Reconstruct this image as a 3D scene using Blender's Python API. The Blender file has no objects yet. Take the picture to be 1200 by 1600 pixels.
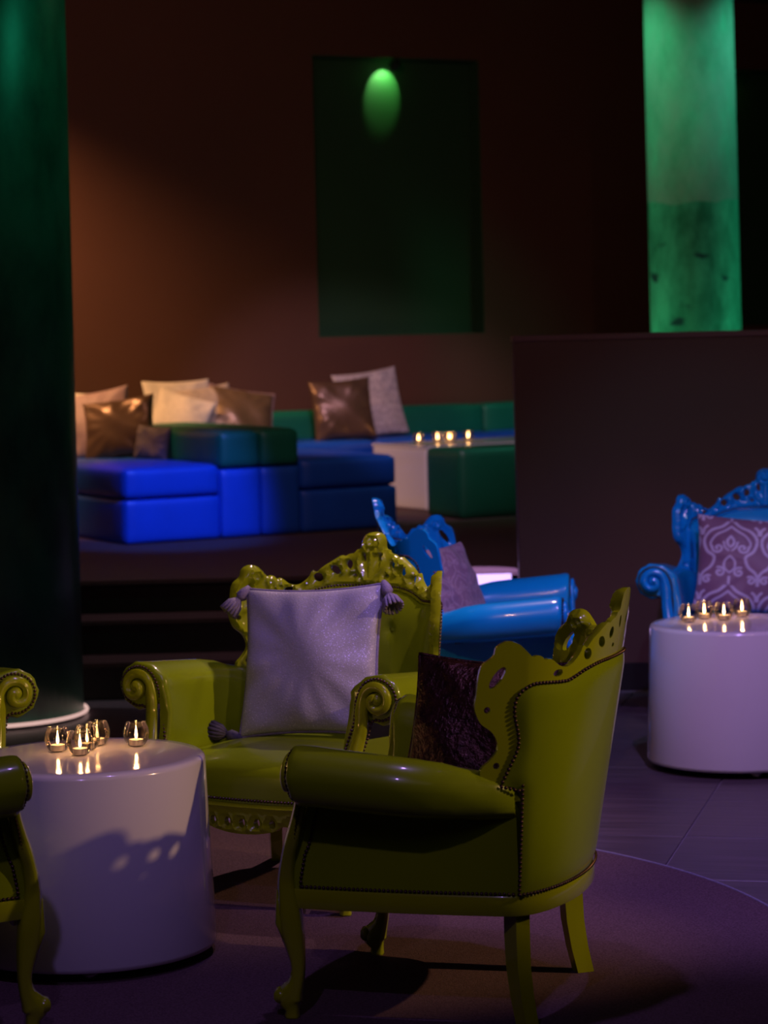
import bpy, bmesh, math, random
import numpy as np
from mathutils import Vector, Matrix
from mathutils.geometry import delaunay_2d_cdt

random.seed(7)
PI = math.pi
sc = bpy.context.scene
COL = sc.collection

# ------------------------------------------------------------------ camera
cam_d = bpy.data.cameras.new('camera')
cam_d.sensor_fit = 'AUTO'; cam_d.sensor_width = 36.0; cam_d.lens = 92.25
cam_d.shift_x = 0.0046; cam_d.shift_y = -0.1875
cam_d.clip_start = 0.1; cam_d.clip_end = 60
cam_d.dof.use_dof = True; cam_d.dof.focus_distance = 7.3; cam_d.dof.aperture_fstop = 4.0
cam = bpy.data.objects.new('camera', cam_d); COL.objects.link(cam)
cam.matrix_world = Matrix.Translation((0, 0, 1.75)) @ Matrix.Rotation(PI/2, 4, 'X') @ Matrix.Rotation(-0.0245, 4, 'Z')
sc.camera = cam

# ------------------------------------------------------------------ world, exposure
w = bpy.data.worlds.new('world'); sc.world = w; w.use_nodes = True
w.node_tree.nodes['Background'].inputs[0].default_value = (0.05, 0.03, 0.09, 1)
w.node_tree.nodes['Background'].inputs[1].default_value = 0.03
sc.view_settings.view_transform = 'Standard'; sc.view_settings.look = 'None'
sc.view_settings.exposure = 0.0; sc.view_settings.gamma = 1.0
sc.view_settings.use_curve_mapping = False

# ------------------------------------------------------------------ lights (house spots on the ceiling, plus added fills)
def spot(name, loc, aim, power, color, deg, blend=0.4, radius=0.05):
    d = bpy.data.lights.new(name, 'SPOT'); d.energy = power; d.color = color
    d.spot_size = math.radians(deg); d.spot_blend = blend; d.shadow_soft_size = radius
    o = bpy.data.objects.new(name, d); COL.objects.link(o); o.location = loc
    o.rotation_euler = (Vector(aim) - Vector(loc)).to_track_quat('-Z', 'Y').to_euler()
    return o
def point(name, loc, power, color, radius=0.05):
    d = bpy.data.lights.new(name, 'POINT'); d.energy = power; d.color = color; d.shadow_soft_size = radius
    o = bpy.data.objects.new(name, d); COL.objects.link(o); o.location = loc
    return o

WARM = (1.0, 0.58, 0.28); VIOLET = (0.48, 0.28, 1.0)
spot('warm_spot_key', (5.2, 5.6, 3.25), (-0.4, 7.5, 0.5), 560, WARM, 22, 0.5, 0.04)
spot('warm_spot_side', (-0.9, 5.6, 3.9), (1.5, 10.4, 0.3), 120, WARM, 30, 0.5, 0.04)
spot('violet_spot_near', (0.2, 6.3, 4.0), (-0.1, 7.6, 0.4), 75, VIOLET, 62, 0.6, 0.06)
spot('rose_spot_rug', (0.5, 10.5, 4.05), (-0.5, 9.0, 0.0), 330, (1.0, 0.62, 0.66), 42, 0.7, 0.05)
spot('violet_spot_right', (1.2, 6.8, 4.0), (1.5, 9.2, 0.0), 400, VIOLET, 66, 0.6, 0.06)
spot('violet_spot_front', (-0.8, 2.6, 4.0), (-0.6, 7.1, 0.4), 95, VIOLET, 30, 0.6, 0.06)
spot('blue_spot_armchair', (1.2, 7.6, 4.0), (0.5, 10.2, 0.7), 105, (0.42, 0.68, 1.0), 24, 0.5, 0.04)
spot('blue_spot_sofa', (0.35, 11.6, 4.0), (-1.25, 15.1, 0.70), 950, (0.035, 0.15, 1.0), 17, 0.7, 0.05)
spot('rose_spot_platform', (-0.6, 12.2, 4.0), (-0.7, 13.6, 0.5), 60, (1.0, 0.55, 0.75), 70, 0.8, 0.05)
spot('white_spot_sofa', (0.0, 13.2, 4.0), (0.0, 17.4, 1.0), 330, (0.85, 0.58, 0.85), 34, 0.6, 0.05)
spot('violet_spot_step', (0.0, 10.6, 4.0), (0.44, 12.9, 0.46), 3800, (0.60, 0.42, 1.0), 7, 0.3, 0.03)
spot('rose_wash_half_wall', (2.4, 6.6, 4.05), (2.2, 12.3, 0.9), 85, (1.0, 0.55, 0.5), 60, 0.8, 0.08)
spot('blue_spot_right_chair', (1.7, 8.3, 4.05), (1.6, 11.3, 0.8), 90, (0.35, 0.62, 1.0), 36, 0.6, 0.04)
spot('warm_fill_back_wall', (-0.6, 12.4, 4.05), (-0.6, 18.6, 2.9), 90, (1.0, 0.50, 0.36), 100, 0.9, 0.1)  # added fill, lifts the dark upper back wall
ad = bpy.data.lights.new('ambient_fill_light', 'AREA'); ad.shape = 'RECTANGLE'; ad.size = 4; ad.size_y = 3; ad.energy = 6; ad.color = (1.0, 0.82, 0.72)  # weak soft fill added in place of ambient bounce
ao = bpy.data.objects.new('ambient_fill_light', ad); COL.objects.link(ao); ao.location = (0.5, 2.5, 4.08)
ao.rotation_euler = (math.radians(28), 0, 0)
spot('green_downlight_left', (1.10, 16.55, 4.1), (2.0, 17.0, 2.9), 62, (0.10, 1.0, 0.45), 66, 0.9, 0.08)
spot('green_downlight_right', (3.0, 16.55, 4.1), (2.1, 17.0, 2.9), 62, (0.10, 1.0, 0.60), 66, 0.9, 0.08)
spot('green_uplight_left', (1.40, 16.55, 0.55), (2.0, 16.95, 2.6), 60, (0.10, 1.0, 0.45), 56, 0.8, 0.05)
spot('green_uplight_right', (2.70, 16.55, 0.55), (2.1, 16.95, 2.6), 80, (0.10, 1.0, 0.55), 56, 0.8, 0.05)
spot('green_spot_near_column', (-0.7, 11.2, 4.1), (-1.5, 11.8, 2.2), 15, (0.03, 1.0, 0.5), 60, 0.9, 0.05)
spot('warm_spot_lounge', (-3.4, 15.6, 4.0), (-2.6, 17.1, 1.5), 900, (1.0, 0.50, 0.20), 74, 1.0, 0.06)

# ------------------------------------------------------------------ material helpers
def nodes_of(m):
    m.use_nodes = True
    nt = m.node_tree
    return nt, nt.nodes, nt.links, nt.nodes['Principled BSDF']
def mat(name, color, rough=0.5, metal=0.0, coat=0.0, noise=0.0, nscale=6.0, bump=0.0, bscale=60.0, sheen=0.0, spec=0.5, coat_rough=0.05):
    m = bpy.data.materials.new(name); nt, N, L, b = nodes_of(m)
    b.inputs['Base Color'].default_value = (*color, 1); b.inputs['Roughness'].default_value = rough
    b.inputs['Metallic'].default_value = metal; b.inputs['Coat Weight'].default_value = coat
    b.inputs['Coat Roughness'].default_value = coat_rough
    b.inputs['Sheen Weight'].default_value = sheen; b.inputs['Specular IOR Level'].default_value = spec
    tc = N.new('ShaderNodeTexCoord')
    if noise > 0:
        n = N.new('ShaderNodeTexNoise'); n.inputs['Scale'].default_value = nscale; n.inputs['Detail'].default_value = 5
        L.new(tc.outputs['Object'], n.inputs['Vector'])
        r = N.new('ShaderNodeValToRGB')
        r.color_ramp.elements[0].position = 0.3; r.color_ramp.elements[1].position = 0.7
        r.color_ramp.elements[0].color = (*[c*(1-noise) for c in color], 1)
        r.color_ramp.elements[1].color = (*[min(1, c*(1+noise)) for c in color], 1)
        L.new(n.outputs['Fac'], r.inputs['Fac']); L.new(r.outputs['Color'], b.inputs['Base Color'])
    if bump > 0:
        n2 = N.new('ShaderNodeTexNoise'); n2.inputs['Scale'].default_value = bscale; n2.inputs['Detail'].default_value = 4
        L.new(tc.outputs['Object'], n2.inputs['Vector'])
        bp = N.new('ShaderNodeBump'); bp.inputs['Strength'].default_value = bump; bp.inputs['Distance'].default_value = 0.01
        L.new(n2.outputs['Fac'], bp.inputs['Height']); L.new(bp.outputs['Normal'], b.inputs['Normal'])
    return m

M = {}
M['green_vinyl'] = mat('lime_vinyl', (0.23, 0.33, 0.004), 0.30, spec=0.25, coat=0.5, noise=0.05, nscale=3, bump=0.05, bscale=12, coat_rough=0.08)
M['green_lacquer'] = mat('lime_lacquer', (0.32, 0.40, 0.005), 0.22, spec=0.3, coat=0.9, noise=0.05, nscale=4, coat_rough=0.03)
M['blue_vinyl'] = mat('blue_vinyl', (0.004, 0.26, 0.62), 0.30, spec=0.3, coat=0.5, noise=0.05, nscale=3, bump=0.05, bscale=12, coat_rough=0.08)
M['blue_lacquer'] = mat('blue_lacquer', (0.004, 0.24, 0.70), 0.22, coat=0.9, noise=0.05, nscale=4, coat_rough=0.03)
M['nail'] = mat('dark_bronze_nail', (0.10, 0.06, 0.045), 0.35, metal=0.8)
M['white_gloss'] = mat('white_gloss', (0.70, 0.68, 0.72), 0.14, coat=0.6, noise=0.015, nscale=2)
M['sofa_blue'] = mat('blue_leatherette', (0.010, 0.10, 0.60), 0.45, noise=0.06, nscale=5, bump=0.06, bscale=25)
M['sofa_green'] = mat('green_leatherette', (0.008, 0.17, 0.10), 0.42, noise=0.06, nscale=5, bump=0.06, bscale=25)
M['pouf_green'] = mat('dark_green_leatherette', (0.006, 0.10, 0.05), 0.42, noise=0.06, nscale=5, bump=0.06, bscale=25)
M['brown_wall'] = mat('brown_wall_paint', (0.115, 0.045, 0.028), 0.7, noise=0.06, nscale=1.5, bump=0.03, bscale=90)
M['half_wall'] = mat('brown_half_wall_paint', (0.10, 0.042, 0.034), 0.6, noise=0.05, nscale=2, bump=0.03, bscale=90)
M['half_wall_cap'] = mat('brown_wall_cap_paint', (0.16, 0.07, 0.08), 0.4, noise=0.05, nscale=2)
M['niche_green'] = mat('green_niche_paint', (0.022, 0.075, 0.030), 0.6, noise=0.06, nscale=2)
M['ceiling'] = mat('dark_ceiling_paint', (0.05, 0.04, 0.04), 0.8, noise=0.05, nscale=2)
M['skirting'] = mat('black_skirting', (0.014, 0.010, 0.012), 0.4, noise=0.1, nscale=6)
M['black'] = mat('black_metal', (0.01, 0.01, 0.01), 0.4, noise=0.1, nscale=20)
M['carpet'] = mat('dark_purple_carpet', (0.11, 0.066, 0.075), 0.95, noise=0.35, nscale=160, bump=0.5, bscale=260, spec=0.1)
M['platform_carpet'] = mat('platform_carpet', (0.10, 0.060, 0.060), 0.9, noise=0.15, nscale=60, bump=0.3, bscale=200, spec=0.2)
M['riser'] = mat('dark_riser', (0.030, 0.020, 0.024), 0.7, noise=0.15, nscale=30)
M['grout'] = mat('pale_grout', (0.20, 0.17, 0.20), 0.8, noise=0.1, nscale=30)
M['wax'] = mat('candle_wax', (0.85, 0.78, 0.62), 0.45, noise=0.02, nscale=30)
M['tin'] = mat('tin_cup', (0.55, 0.53, 0.52), 0.3, metal=1.0, noise=0.05, nscale=40)
M['wick'] = mat('burnt_wick', (0.02, 0.015, 0.01), 0.9, noise=0.1, nscale=50)
M['grey_trim'] = mat('grey_cord', (0.20, 0.18, 0.24), 0.7, noise=0.15, nscale=80, bump=0.3, bscale=200)
M['tassel_dark'] = mat('charcoal_fringe', (0.05, 0.045, 0.06), 0.8, noise=0.3, nscale=90)
M['cream_cloth'] = mat('cream_cloth', (0.62, 0.56, 0.50), 0.8, noise=0.08, nscale=40, bump=0.15, bscale=150, sheen=0.2)
M['beige_cloth'] = mat('beige_cloth', (0.42, 0.34, 0.27), 0.8, noise=0.10, nscale=40, bump=0.15, bscale=150, sheen=0.2)
M['bronze_satin'] = mat('bronze_satin', (0.16, 0.095, 0.065), 0.33, metal=0.45, noise=0.12, nscale=8, bump=0.15, bscale=14)
M['olive_satin'] = mat('olive_satin', (0.20, 0.13, 0.07), 0.36, metal=0.4, noise=0.12, nscale=8, bump=0.15, bscale=14)
M['mauve_cloth'] = mat('mauve_cloth', (0.38, 0.25, 0.27), 0.6, noise=0.1, nscale=30, bump=0.15, bscale=120, sheen=0.2)
M['taupe_cloth'] = mat('taupe_cloth', (0.16, 0.12, 0.13), 0.7, noise=0.1, nscale=40, bump=0.15, bscale=150)
M['sequin_brown'] = mat('dark_bronze_sequin', (0.06, 0.022, 0.014), 0.32, metal=0.6, noise=0.5, nscale=45, bump=0.7, bscale=70)

def glitter():
    m = bpy.data.materials.new('lavender_glitter_cloth'); nt, N, L, b = nodes_of(m)
    tc = N.new('ShaderNodeTexCoord')
    wv = N.new('ShaderNodeTexNoise'); wv.inputs['Scale'].default_value = 180; L.new(tc.outputs['Object'], wv.inputs['Vector'])
    v = N.new('ShaderNodeTexVoronoi'); v.inputs['Scale'].default_value = 480; L.new(tc.outputs['Object'], v.inputs['Vector'])
    gt = N.new('ShaderNodeMath'); gt.operation = 'GREATER_THAN'; gt.inputs[1].default_value = 0.94
    sp = N.new('ShaderNodeSeparateColor'); L.new(v.outputs['Color'], sp.inputs[0]); L.new(sp.outputs[0], gt.inputs[0])
    mx = N.new('ShaderNodeMix'); mx.data_type = 'RGBA'
    mx.inputs[6].default_value = (0.36, 0.37, 0.34, 1); mx.inputs[7].default_value = (0.70, 0.68, 0.85, 1)
    L.new(gt.outputs[0], mx.inputs[0]); L.new(mx.outputs[2], b.inputs['Base Color'])
    mr = N.new('ShaderNodeMath'); mr.operation = 'MULTIPLY'; mr.inputs[1].default_value = 0.7
    L.new(gt.outputs[0], mr.inputs[0]); L.new(mr.outputs[0], b.inputs['Metallic'])
    b.inputs['Roughness'].default_value = 0.55
    bp = N.new('ShaderNodeBump'); bp.inputs['Strength'].default_value = 0.25; bp.inputs['Distance'].default_value = 0.004
    L.new(wv.outputs['Fac'], bp.inputs['Height']); L.new(bp.outputs['Normal'], b.inputs['Normal'])
    return m
M['glitter'] = glitter()

def two_tone(name, c0, c1, attr='print', rough=0.55, metal=0.0):
    m = bpy.data.materials.new(name); nt, N, L, b = nodes_of(m)
    a = N.new('ShaderNodeAttribute'); a.attribute_name = attr
    mx = N.new('ShaderNodeMix'); mx.data_type = 'RGBA'
    mx.inputs[6].default_value = (*c0, 1); mx.inputs[7].default_value = (*c1, 1)
    L.new(a.outputs['Fac'], mx.inputs[0]); L.new(mx.outputs[2], b.inputs['Base Color'])
    b.inputs['Roughness'].default_value = rough; b.inputs['Sheen Weight'].default_value = 0.2
    tc = N.new('ShaderNodeTexCoord'); n2 = N.new('ShaderNodeTexNoise'); n2.inputs['Scale'].default_value = 160
    L.new(tc.outputs['Object'], n2.inputs['Vector'])
    bp = N.new('ShaderNodeBump'); bp.inputs['Strength'].default_value = 0.2; bp.inputs['Distance'].default_value = 0.004
    L.new(n2.outputs['Fac'], bp.inputs['Height']); L.new(bp.outputs['Normal'], b.inputs['Normal'])
    return m
M['damask'] = two_tone('plum_damask', (0.20, 0.09, 0.17), (0.52, 0.42, 0.62))
M['damask_soft'] = two_tone('mauve_damask', (0.24, 0.13, 0.22), (0.36, 0.23, 0.34))
M['white_damask'] = two_tone('white_damask', (0.42, 0.36, 0.42), (0.62, 0.56, 0.60))

def column_mat(name, patch, lo, hi):
    m = bpy.data.materials.new(name); nt, N, L, b = nodes_of(m)
    tc = N.new('ShaderNodeTexCoord')
    mp = N.new('ShaderNodeMapping'); mp.inputs['Scale'].default_value = (1.6, 1.6, 0.8); L.new(tc.outputs['Object'], mp.inputs['Vector'])
    n = N.new('ShaderNodeTexNoise'); n.inputs['Scale'].default_value = 1.8; n.inputs['Detail'].default_value = 9; n.inputs['Roughness'].default_value = 0.65
    L.new(mp.outputs[0], n.inputs['Vector'])
    r = N.new('ShaderNodeValToRGB'); r.color_ramp.elements[0].position = 0.38; r.color_ramp.elements[1].position = 0.62
    r.color_ramp.elements[0].color = (*lo, 1); r.color_ramp.elements[1].color = (*hi, 1)
    L.new(n.outputs['Fac'], r.inputs['Fac'])
    last = r.outputs['Color']
    if patch:   # an older, greyer coat of plaster above a ragged edge, and a few dark scuffs below it
        sx = N.new('ShaderNodeSeparateXYZ'); L.new(tc.outputs['Object'], sx.inputs[0])
        n3 = N.new('ShaderNodeTexNoise'); n3.inputs['Scale'].default_value = 3.5; L.new(tc.outputs['Object'], n3.inputs['Vector'])
        ma = N.new('ShaderNodeMath'); ma.operation = 'MULTIPLY_ADD'; ma.inputs[1].default_value = 0.12
        L.new(n3.outputs['Fac'], ma.inputs[0]); L.new(sx.outputs['Z'], ma.inputs[2])
        g = N.new('ShaderNodeMath'); g.operation = 'GREATER_THAN'; g.inputs[1].default_value = patch; L.new(ma.outputs[0], g.inputs[0])
        gm = N.new('ShaderNodeMath'); gm.operation = 'MULTIPLY'; L.new(g.outputs[0], gm.inputs[0])
        n5 = N.new('ShaderNodeTexNoise'); n5.inputs['Scale'].default_value = 2.6; n5.inputs['Detail'].default_value = 8; n5.inputs['Roughness'].default_value = 0.7; L.new(mp.outputs[0], n5.inputs['Vector'])
        r5 = N.new('ShaderNodeMapRange'); r5.inputs[1].default_value = 0.30; r5.inputs[2].default_value = 0.62; r5.inputs[3].default_value = 0.15; r5.inputs[4].default_value = 0.9
        L.new(n5.outputs['Fac'], r5.inputs[0]); L.new(r5.outputs[0], gm.inputs[1])
        mx = N.new('ShaderNodeMix'); mx.data_type = 'RGBA'; mx.inputs[7].default_value = (0.30, 0.26, 0.24, 1)
        L.new(gm.outputs[0], mx.inputs[0]); L.new(last, mx.inputs[6])
        mp2 = N.new('ShaderNodeMapping'); mp2.inputs['Scale'].default_value = (2.2, 2.2, 3.6); L.new(tc.outputs['Object'], mp2.inputs['Vector'])
        n4 = N.new('ShaderNodeTexNoise'); n4.inputs['Scale'].default_value = 2.2; n4.inputs['Detail'].default_value = 4; L.new(mp2.outputs[0], n4.inputs['Vector'])
        r4 = N.new('ShaderNodeValToRGB'); r4.color_ramp.elements[0].position = 0.63; r4.color_ramp.elements[1].position = 0.70
        L.new(n4.outputs['Fac'], r4.inputs['Fac'])
        mx2 = N.new('ShaderNodeMix'); mx2.data_type = 'RGBA'; mx2.inputs[7].default_value = (0.02, 0.04, 0.05, 1)
        iv = N.new('ShaderNodeMath'); iv.operation = 'SUBTRACT'; iv.inputs[0].default_value = 1.0; L.new(g.outputs[0], iv.inputs[1])
        sm = N.new('ShaderNodeMath'); sm.operation = 'MULTIPLY'; L.new(r4.outputs['Color'], sm.inputs[0]); L.new(iv.outputs[0], sm.inputs[1])
        L.new(sm.outputs[0], mx2.inputs[0]); L.new(mx.outputs[2], mx2.inputs[6]); last = mx2.outputs[2]
    L.new(last, b.inputs['Base Color']); b.inputs['Roughness'].default_value = 0.75 if patch else 0.42; b.inputs['Specular IOR Level'].default_value = 0.25 if patch else 0.5
    bp = N.new('ShaderNodeBump'); bp.inputs['Strength'].default_value = 0.15; bp.inputs['Distance'].default_value = 0.02
    L.new(n.outputs['Fac'], bp.inputs['Height']); L.new(bp.outputs['Normal'], b.inputs['Normal'])
    return m
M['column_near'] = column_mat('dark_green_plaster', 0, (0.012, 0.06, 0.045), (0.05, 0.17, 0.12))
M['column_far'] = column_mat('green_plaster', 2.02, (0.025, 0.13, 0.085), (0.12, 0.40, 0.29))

def tile_mat():
    m = bpy.data.materials.new('plum_wood_grain_tile'); nt, N, L, b = nodes_of(m)
    tc = N.new('ShaderNodeTexCoord'); oi = N.new('ShaderNodeObjectInfo')
    mp = N.new('ShaderNodeMapping'); mp.inputs['Scale'].default_value = (1.0, 14.0, 1.0); L.new(tc.outputs['Object'], mp.inputs['Vector'])
    cb = N.new('ShaderNodeCombineXYZ'); mu = N.new('ShaderNodeMath'); mu.operation = 'MULTIPLY'; mu.inputs[1].default_value = 40
    L.new(oi.outputs['Random'], mu.inputs[0]); L.new(mu.outputs[0], cb.inputs[0]); L.new(mu.outputs[0], cb.inputs[1])
    ad = N.new('ShaderNodeVectorMath'); L.new(mp.outputs[0], ad.inputs[0]); L.new(cb.outputs[0], ad.inputs[1])
    n = N.new('ShaderNodeTexNoise'); n.inputs['Scale'].default_value = 2.5; n.inputs['Detail'].default_value = 6; L.new(ad.outputs[0], n.inputs['Vector'])
    r = N.new('ShaderNodeValToRGB'); r.color_ramp.elements[0].position = 0.3; r.color_ramp.elements[1].position = 0.72
    r.color_ramp.elements[0].color = (0.050, 0.034, 0.046, 1); r.color_ramp.elements[1].color = (0.105, 0.075, 0.095, 1)
    L.new(n.outputs['Fac'], r.inputs['Fac']); L.new(r.outputs['Color'], b.inputs['Base Color'])
    b.inputs['Roughness'].default_value = 0.38
    return m
M['tile'] = tile_mat()

def emit(name, color, strength):
    m = bpy.data.materials.new(name); nt, N, L, b = nodes_of(m)
    b.inputs['Base Color'].default_value = (*color, 1)
    b.inputs['Emission Color'].default_value = (*color, 1); b.inputs['Emission Strength'].default_value = strength
    return m
M['flame'] = emit('candle_flame', (1.0, 0.58, 0.20), 32)
M['led_ring'] = emit('pale_pink_light_ring', (1.0, 0.62, 0.55), 0.7)
M['lamp_lens'] = emit('green_lamp_lens', (0.25, 1.0, 0.25), 6)

def glass():
    m = bpy.data.materials.new('smoked_glass'); nt, N, L, b = nodes_of(m)
    N.remove(b); out = N['Material Output']
    t = N.new('ShaderNodeBsdfTransparent'); t.inputs[0].default_value = (0.76, 0.71, 0.69, 1)
    g = N.new('ShaderNodeBsdfGlossy'); g.inputs['Roughness'].default_value = 0.02; g.inputs[0].default_value = (0.9, 0.88, 0.9, 1)
    f = N.new('ShaderNodeFresnel'); f.inputs[0].default_value = 1.5
    mx = N.new('ShaderNodeMixShader'); fm = N.new('ShaderNodeMath'); fm.operation = 'MULTIPLY'; fm.inputs[1].default_value = 0.8; L.new(f.outputs[0], fm.inputs[0]); L.new(fm.outputs[0], mx.inputs[0]); L.new(t.outputs[0], mx.inputs[1]); L.new(g.outputs[0], mx.inputs[2])
    L.new(mx.outputs[0], out.inputs['Surface'])
    return m
M['glass'] = glass()

# ------------------------------------------------------------------ object helpers
def tag(o, label=None, cat=None, group=None, kind=None):
    if label: o['label'] = label
    if cat: o['category'] = cat
    if group: o['group'] = group
    if kind: o['kind'] = kind
    return o
def mesh_obj(name, verts, faces, material, parent=None, smooth=True, sharp=None):
    me = bpy.data.meshes.new(name)
    me.from_pydata([tuple(v) for v in verts], [], [tuple(f) for f in faces])
    bm = bmesh.new(); bm.from_mesh(me)
    bmesh.ops.remove_doubles(bm, verts=bm.verts, dist=1e-6)
    bmesh.ops.recalc_face_normals(bm, faces=bm.faces)
    for f in bm.faces: f.smooth = smooth
    if smooth and sharp:
        for e in bm.edges:
            if len(e.link_faces) == 2 and e.calc_face_angle(0) > sharp: e.smooth = False
    bm.to_mesh(me); bm.free()
    if material: me.materials.append(M[material] if isinstance(material, str) else material)
    o = bpy.data.objects.new(name, me); COL.objects.link(o)
    if parent: o.parent = parent
    return o
def empty(name, loc, rz=0.0, label=None, cat=None, group=None, rot=None):
    o = bpy.data.objects.new(name, None); COL.objects.link(o); o.empty_display_size = 0.1
    o.location = loc; o.rotation_euler = rot if rot else (0, 0, rz)
    return tag(o, label, cat, group)
def copy_tree(o, parent=None, remap=None):
    c = o.copy(); COL.objects.link(c); c.parent = parent
    if remap and o.type == 'MESH':
        for sl in c.material_slots:
            if sl.material and sl.material.name in remap:
                new = remap[sl.material.name]; sl.link = 'OBJECT'; sl.material = new
    for ch in list(o.children):
        copy_tree(ch, c, remap)
    return c

class MB:
    def __init__(s): s.v = []; s.f = []
    def add(s, vs, fs):
        n = len(s.v); s.v += [tuple(v) for v in vs]; s.f += [tuple(i+n for i in f) for f in fs]
    def box(s, x0, x1, y0, y1, z0, z1, mtx=None):
        vs = [(x, y, z) for z in (z0, z1) for y in (y0, y1) for x in (x0, x1)]
        if mtx: vs = [tuple(mtx @ Vector(v)) for v in vs]
        s.add(vs, [(0,2,3,1), (4,5,7,6), (0,1,5,4), (2,6,7,3), (0,4,6,2), (1,3,7,5)])
    def loft(s, rings, cap=True, closed=True):
        n = len(rings[0]); vs = [p for r in rings for p in r]; fs = []
        m = n if closed else n-1
        for i in range(len(rings)-1):
            for j in range(m):
                k = (j+1) % n
                fs.append((i*n+j, i*n+k, (i+1)*n+k, (i+1)*n+j))
        if cap:
            fs.append(tuple(range(n))[::-1]); fs.append(tuple((len(rings)-1)*n+j for j in range(n)))
        s.add(vs, fs)
    def lathe(s, prof, n=32, center=(0,0,0), cap=True):
        rings = [[(center[0]+r*math.cos(2*PI*j/n), center[1]+r*math.sin(2*PI*j/n), center[2]+z) for j in range(n)] for r, z in prof]
        s.loft(rings, cap)
    def tube(s, pts, radii, n=10, up=(0,0,1), flat=1.0, ridge=0.0, cap=True, closed_path=False):
        pts = [Vector(p) for p in pts]; rings = []; prev = None
        if not hasattr(radii, '__len__'): radii = [radii]*len(pts)
        for i, p in enumerate(pts):
            if closed_path: t = (pts[(i+1) % len(pts)]-pts[i-1]).normalized()
            else: t = (pts[min(i+1, len(pts)-1)]-pts[max(i-1, 0)]).normalized()
            a = prev if prev is not None else Vector(up)
            a = a - t*a.dot(t)
            if a.length < 1e-5: a = t.orthogonal()
            a.normalize(); b = t.cross(a).normalized(); prev = a
            r = radii[i]; ra, rb = (r if hasattr(r, '__len__') else (r, r*flat))
            ring = []
            for j in range(n):
                th = 2*PI*j/n; k = 1+ridge*math.cos(5*th)
                ring.append(p + a*(ra*k*math.cos(th)) + b*(rb*k*math.sin(th)))
            rings.append(ring)
        if closed_path: rings.append(rings[0]); s.loft(rings, False)
        else: s.loft(rings, cap)
    def build(s, name, material, parent=None, smooth=True, sharp=None):
        return mesh_obj(name, s.v, s.f, material, parent, smooth, sharp)

def catmull(pts, n=6, closed=False):
    P = [np.array(p, float) for p in pts]; out = []
    N_ = len(P); rng = range(N_) if closed else range(N_-1)
    for i in rng:
        if closed: p0, p1, p2, p3 = P[i-1], P[i], P[(i+1) % N_], P[(i+2) % N_]
        else: p0, p1, p2, p3 = P[max(i-1,0)], P[i], P[i+1], P[min(i+2, N_-1)]
        for k in range(n):
            t = k/n
            out.append(0.5*((2*p1)+(-p0+p2)*t+(2*p0-5*p1+4*p2-p3)*t*t+(-p0+3*p1-3*p2+p3)*t**3))
    if not closed: out.append(P[-1])
    return out
def resample(pts, step, closed=False):
    P = np.array(pts, float)
    if closed: P = np.vstack([P, P[:1]])
    d = np.r_[0, np.cumsum(np.linalg.norm(np.diff(P, axis=0), axis=1))]
    n = max(2, int(round(d[-1]/step)))
    t = np.linspace(0, d[-1], n+1)
    if closed: t = t[:-1]
    return np.array([np.interp(t, d, P[:, k]) for k in range(P.shape[1])]).T
def pip(pts, poly):
    x, y = pts[:, 0], pts[:, 1]; inside = np.zeros(len(pts), bool); n = len(poly)
    for i in range(n):
        x1, y1 = poly[i]; x2, y2 = poly[(i+1) % n]
        if y1 == y2: continue
        c = ((y1 > y) != (y2 > y)) & (x < (x2-x1)*(y-y1)/(y2-y1)+x1)
        inside ^= c
    return inside
def seg_dist(pts, polys):
    D = np.full(len(pts), 1e9)
    for poly, closed in polys:
        A = np.array(poly); B = np.roll(A, -1, axis=0)
        if not closed: A, B = A[:-1], B[:-1]
        for a, b in zip(A, B):
            ab = b-a; L2 = max(ab@ab, 1e-12)
            t = np.clip(((pts-a)@ab)/L2, 0, 1)
            q = a + t[:, None]*ab
            D = np.minimum(D, np.hypot(pts[:, 0]-q[:, 0], pts[:, 1]-q[:, 1]))
    return D
def board(outer, holes, g, front, back):
    """a pierced board: 2D outline + holes -> solid with front(p,d) and back(p,d) surfaces"""
    loops = [resample(outer, g, True)] + [resample(h, g*0.8, True) for h in holes]
    bpts = np.vstack(loops); edges = []; k = 0
    for lp in loops:
        n = len(lp); edges += [(k+i, k+(i+1) % n) for i in range(n)]; k += n
    lo, hi = bpts.min(0), bpts.max(0)
    gx, gz = np.meshgrid(np.arange(lo[0], hi[0], g), np.arange(lo[1], hi[1], g*0.87))
    gx[1::2] += g/2
    gp = np.c_[gx.ravel(), gz.ravel()]
    def inside(q):
        r = pip(q, loops[0])
        for h in loops[1:]: r &= ~pip(q, h)
        return r
    gp = gp[inside(gp)]
    gp = gp[seg_dist(gp, [(l, True) for l in loops]) > g*0.45]
    allp = np.vstack([bpts, gp])
    vs, es, fs, ov, oe, of = delaunay_2d_cdt([Vector(p) for p in allp], edges, [], 0, 1e-7)
    vs = np.array([tuple(v) for v in vs]); tri = np.array([tuple(f) for f in fs if len(f) == 3])
    tri = tri[inside(vs[tri].mean(1))]
    d = seg_dist(vs, [(l, True) for l in loops])
    Fv = front(vs, d); Bv = back(vs, d); n = len(vs)
    faces = [tuple(t) for t in tri] + [tuple(t[::-1]+n) for t in tri]
    cnt = {}
    for t in tri:
        for a, b in ((t[0], t[1]), (t[1], t[2]), (t[2], t[0])):
            cnt[(a, b)] = 1
    for (a, b) in cnt:
        if (b, a) not in cnt: faces.append((b, a, a+n, b+n))
    return list(map(tuple, np.vstack([Fv, Bv]))), faces
def mirror(half):          # half outline from the bottom right up to the centre -> whole outline
    h = [tuple(p) for p in half]
    return h + [(-s, z) for s, z in h[::-1] if abs(s) > 1e-6]
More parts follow.
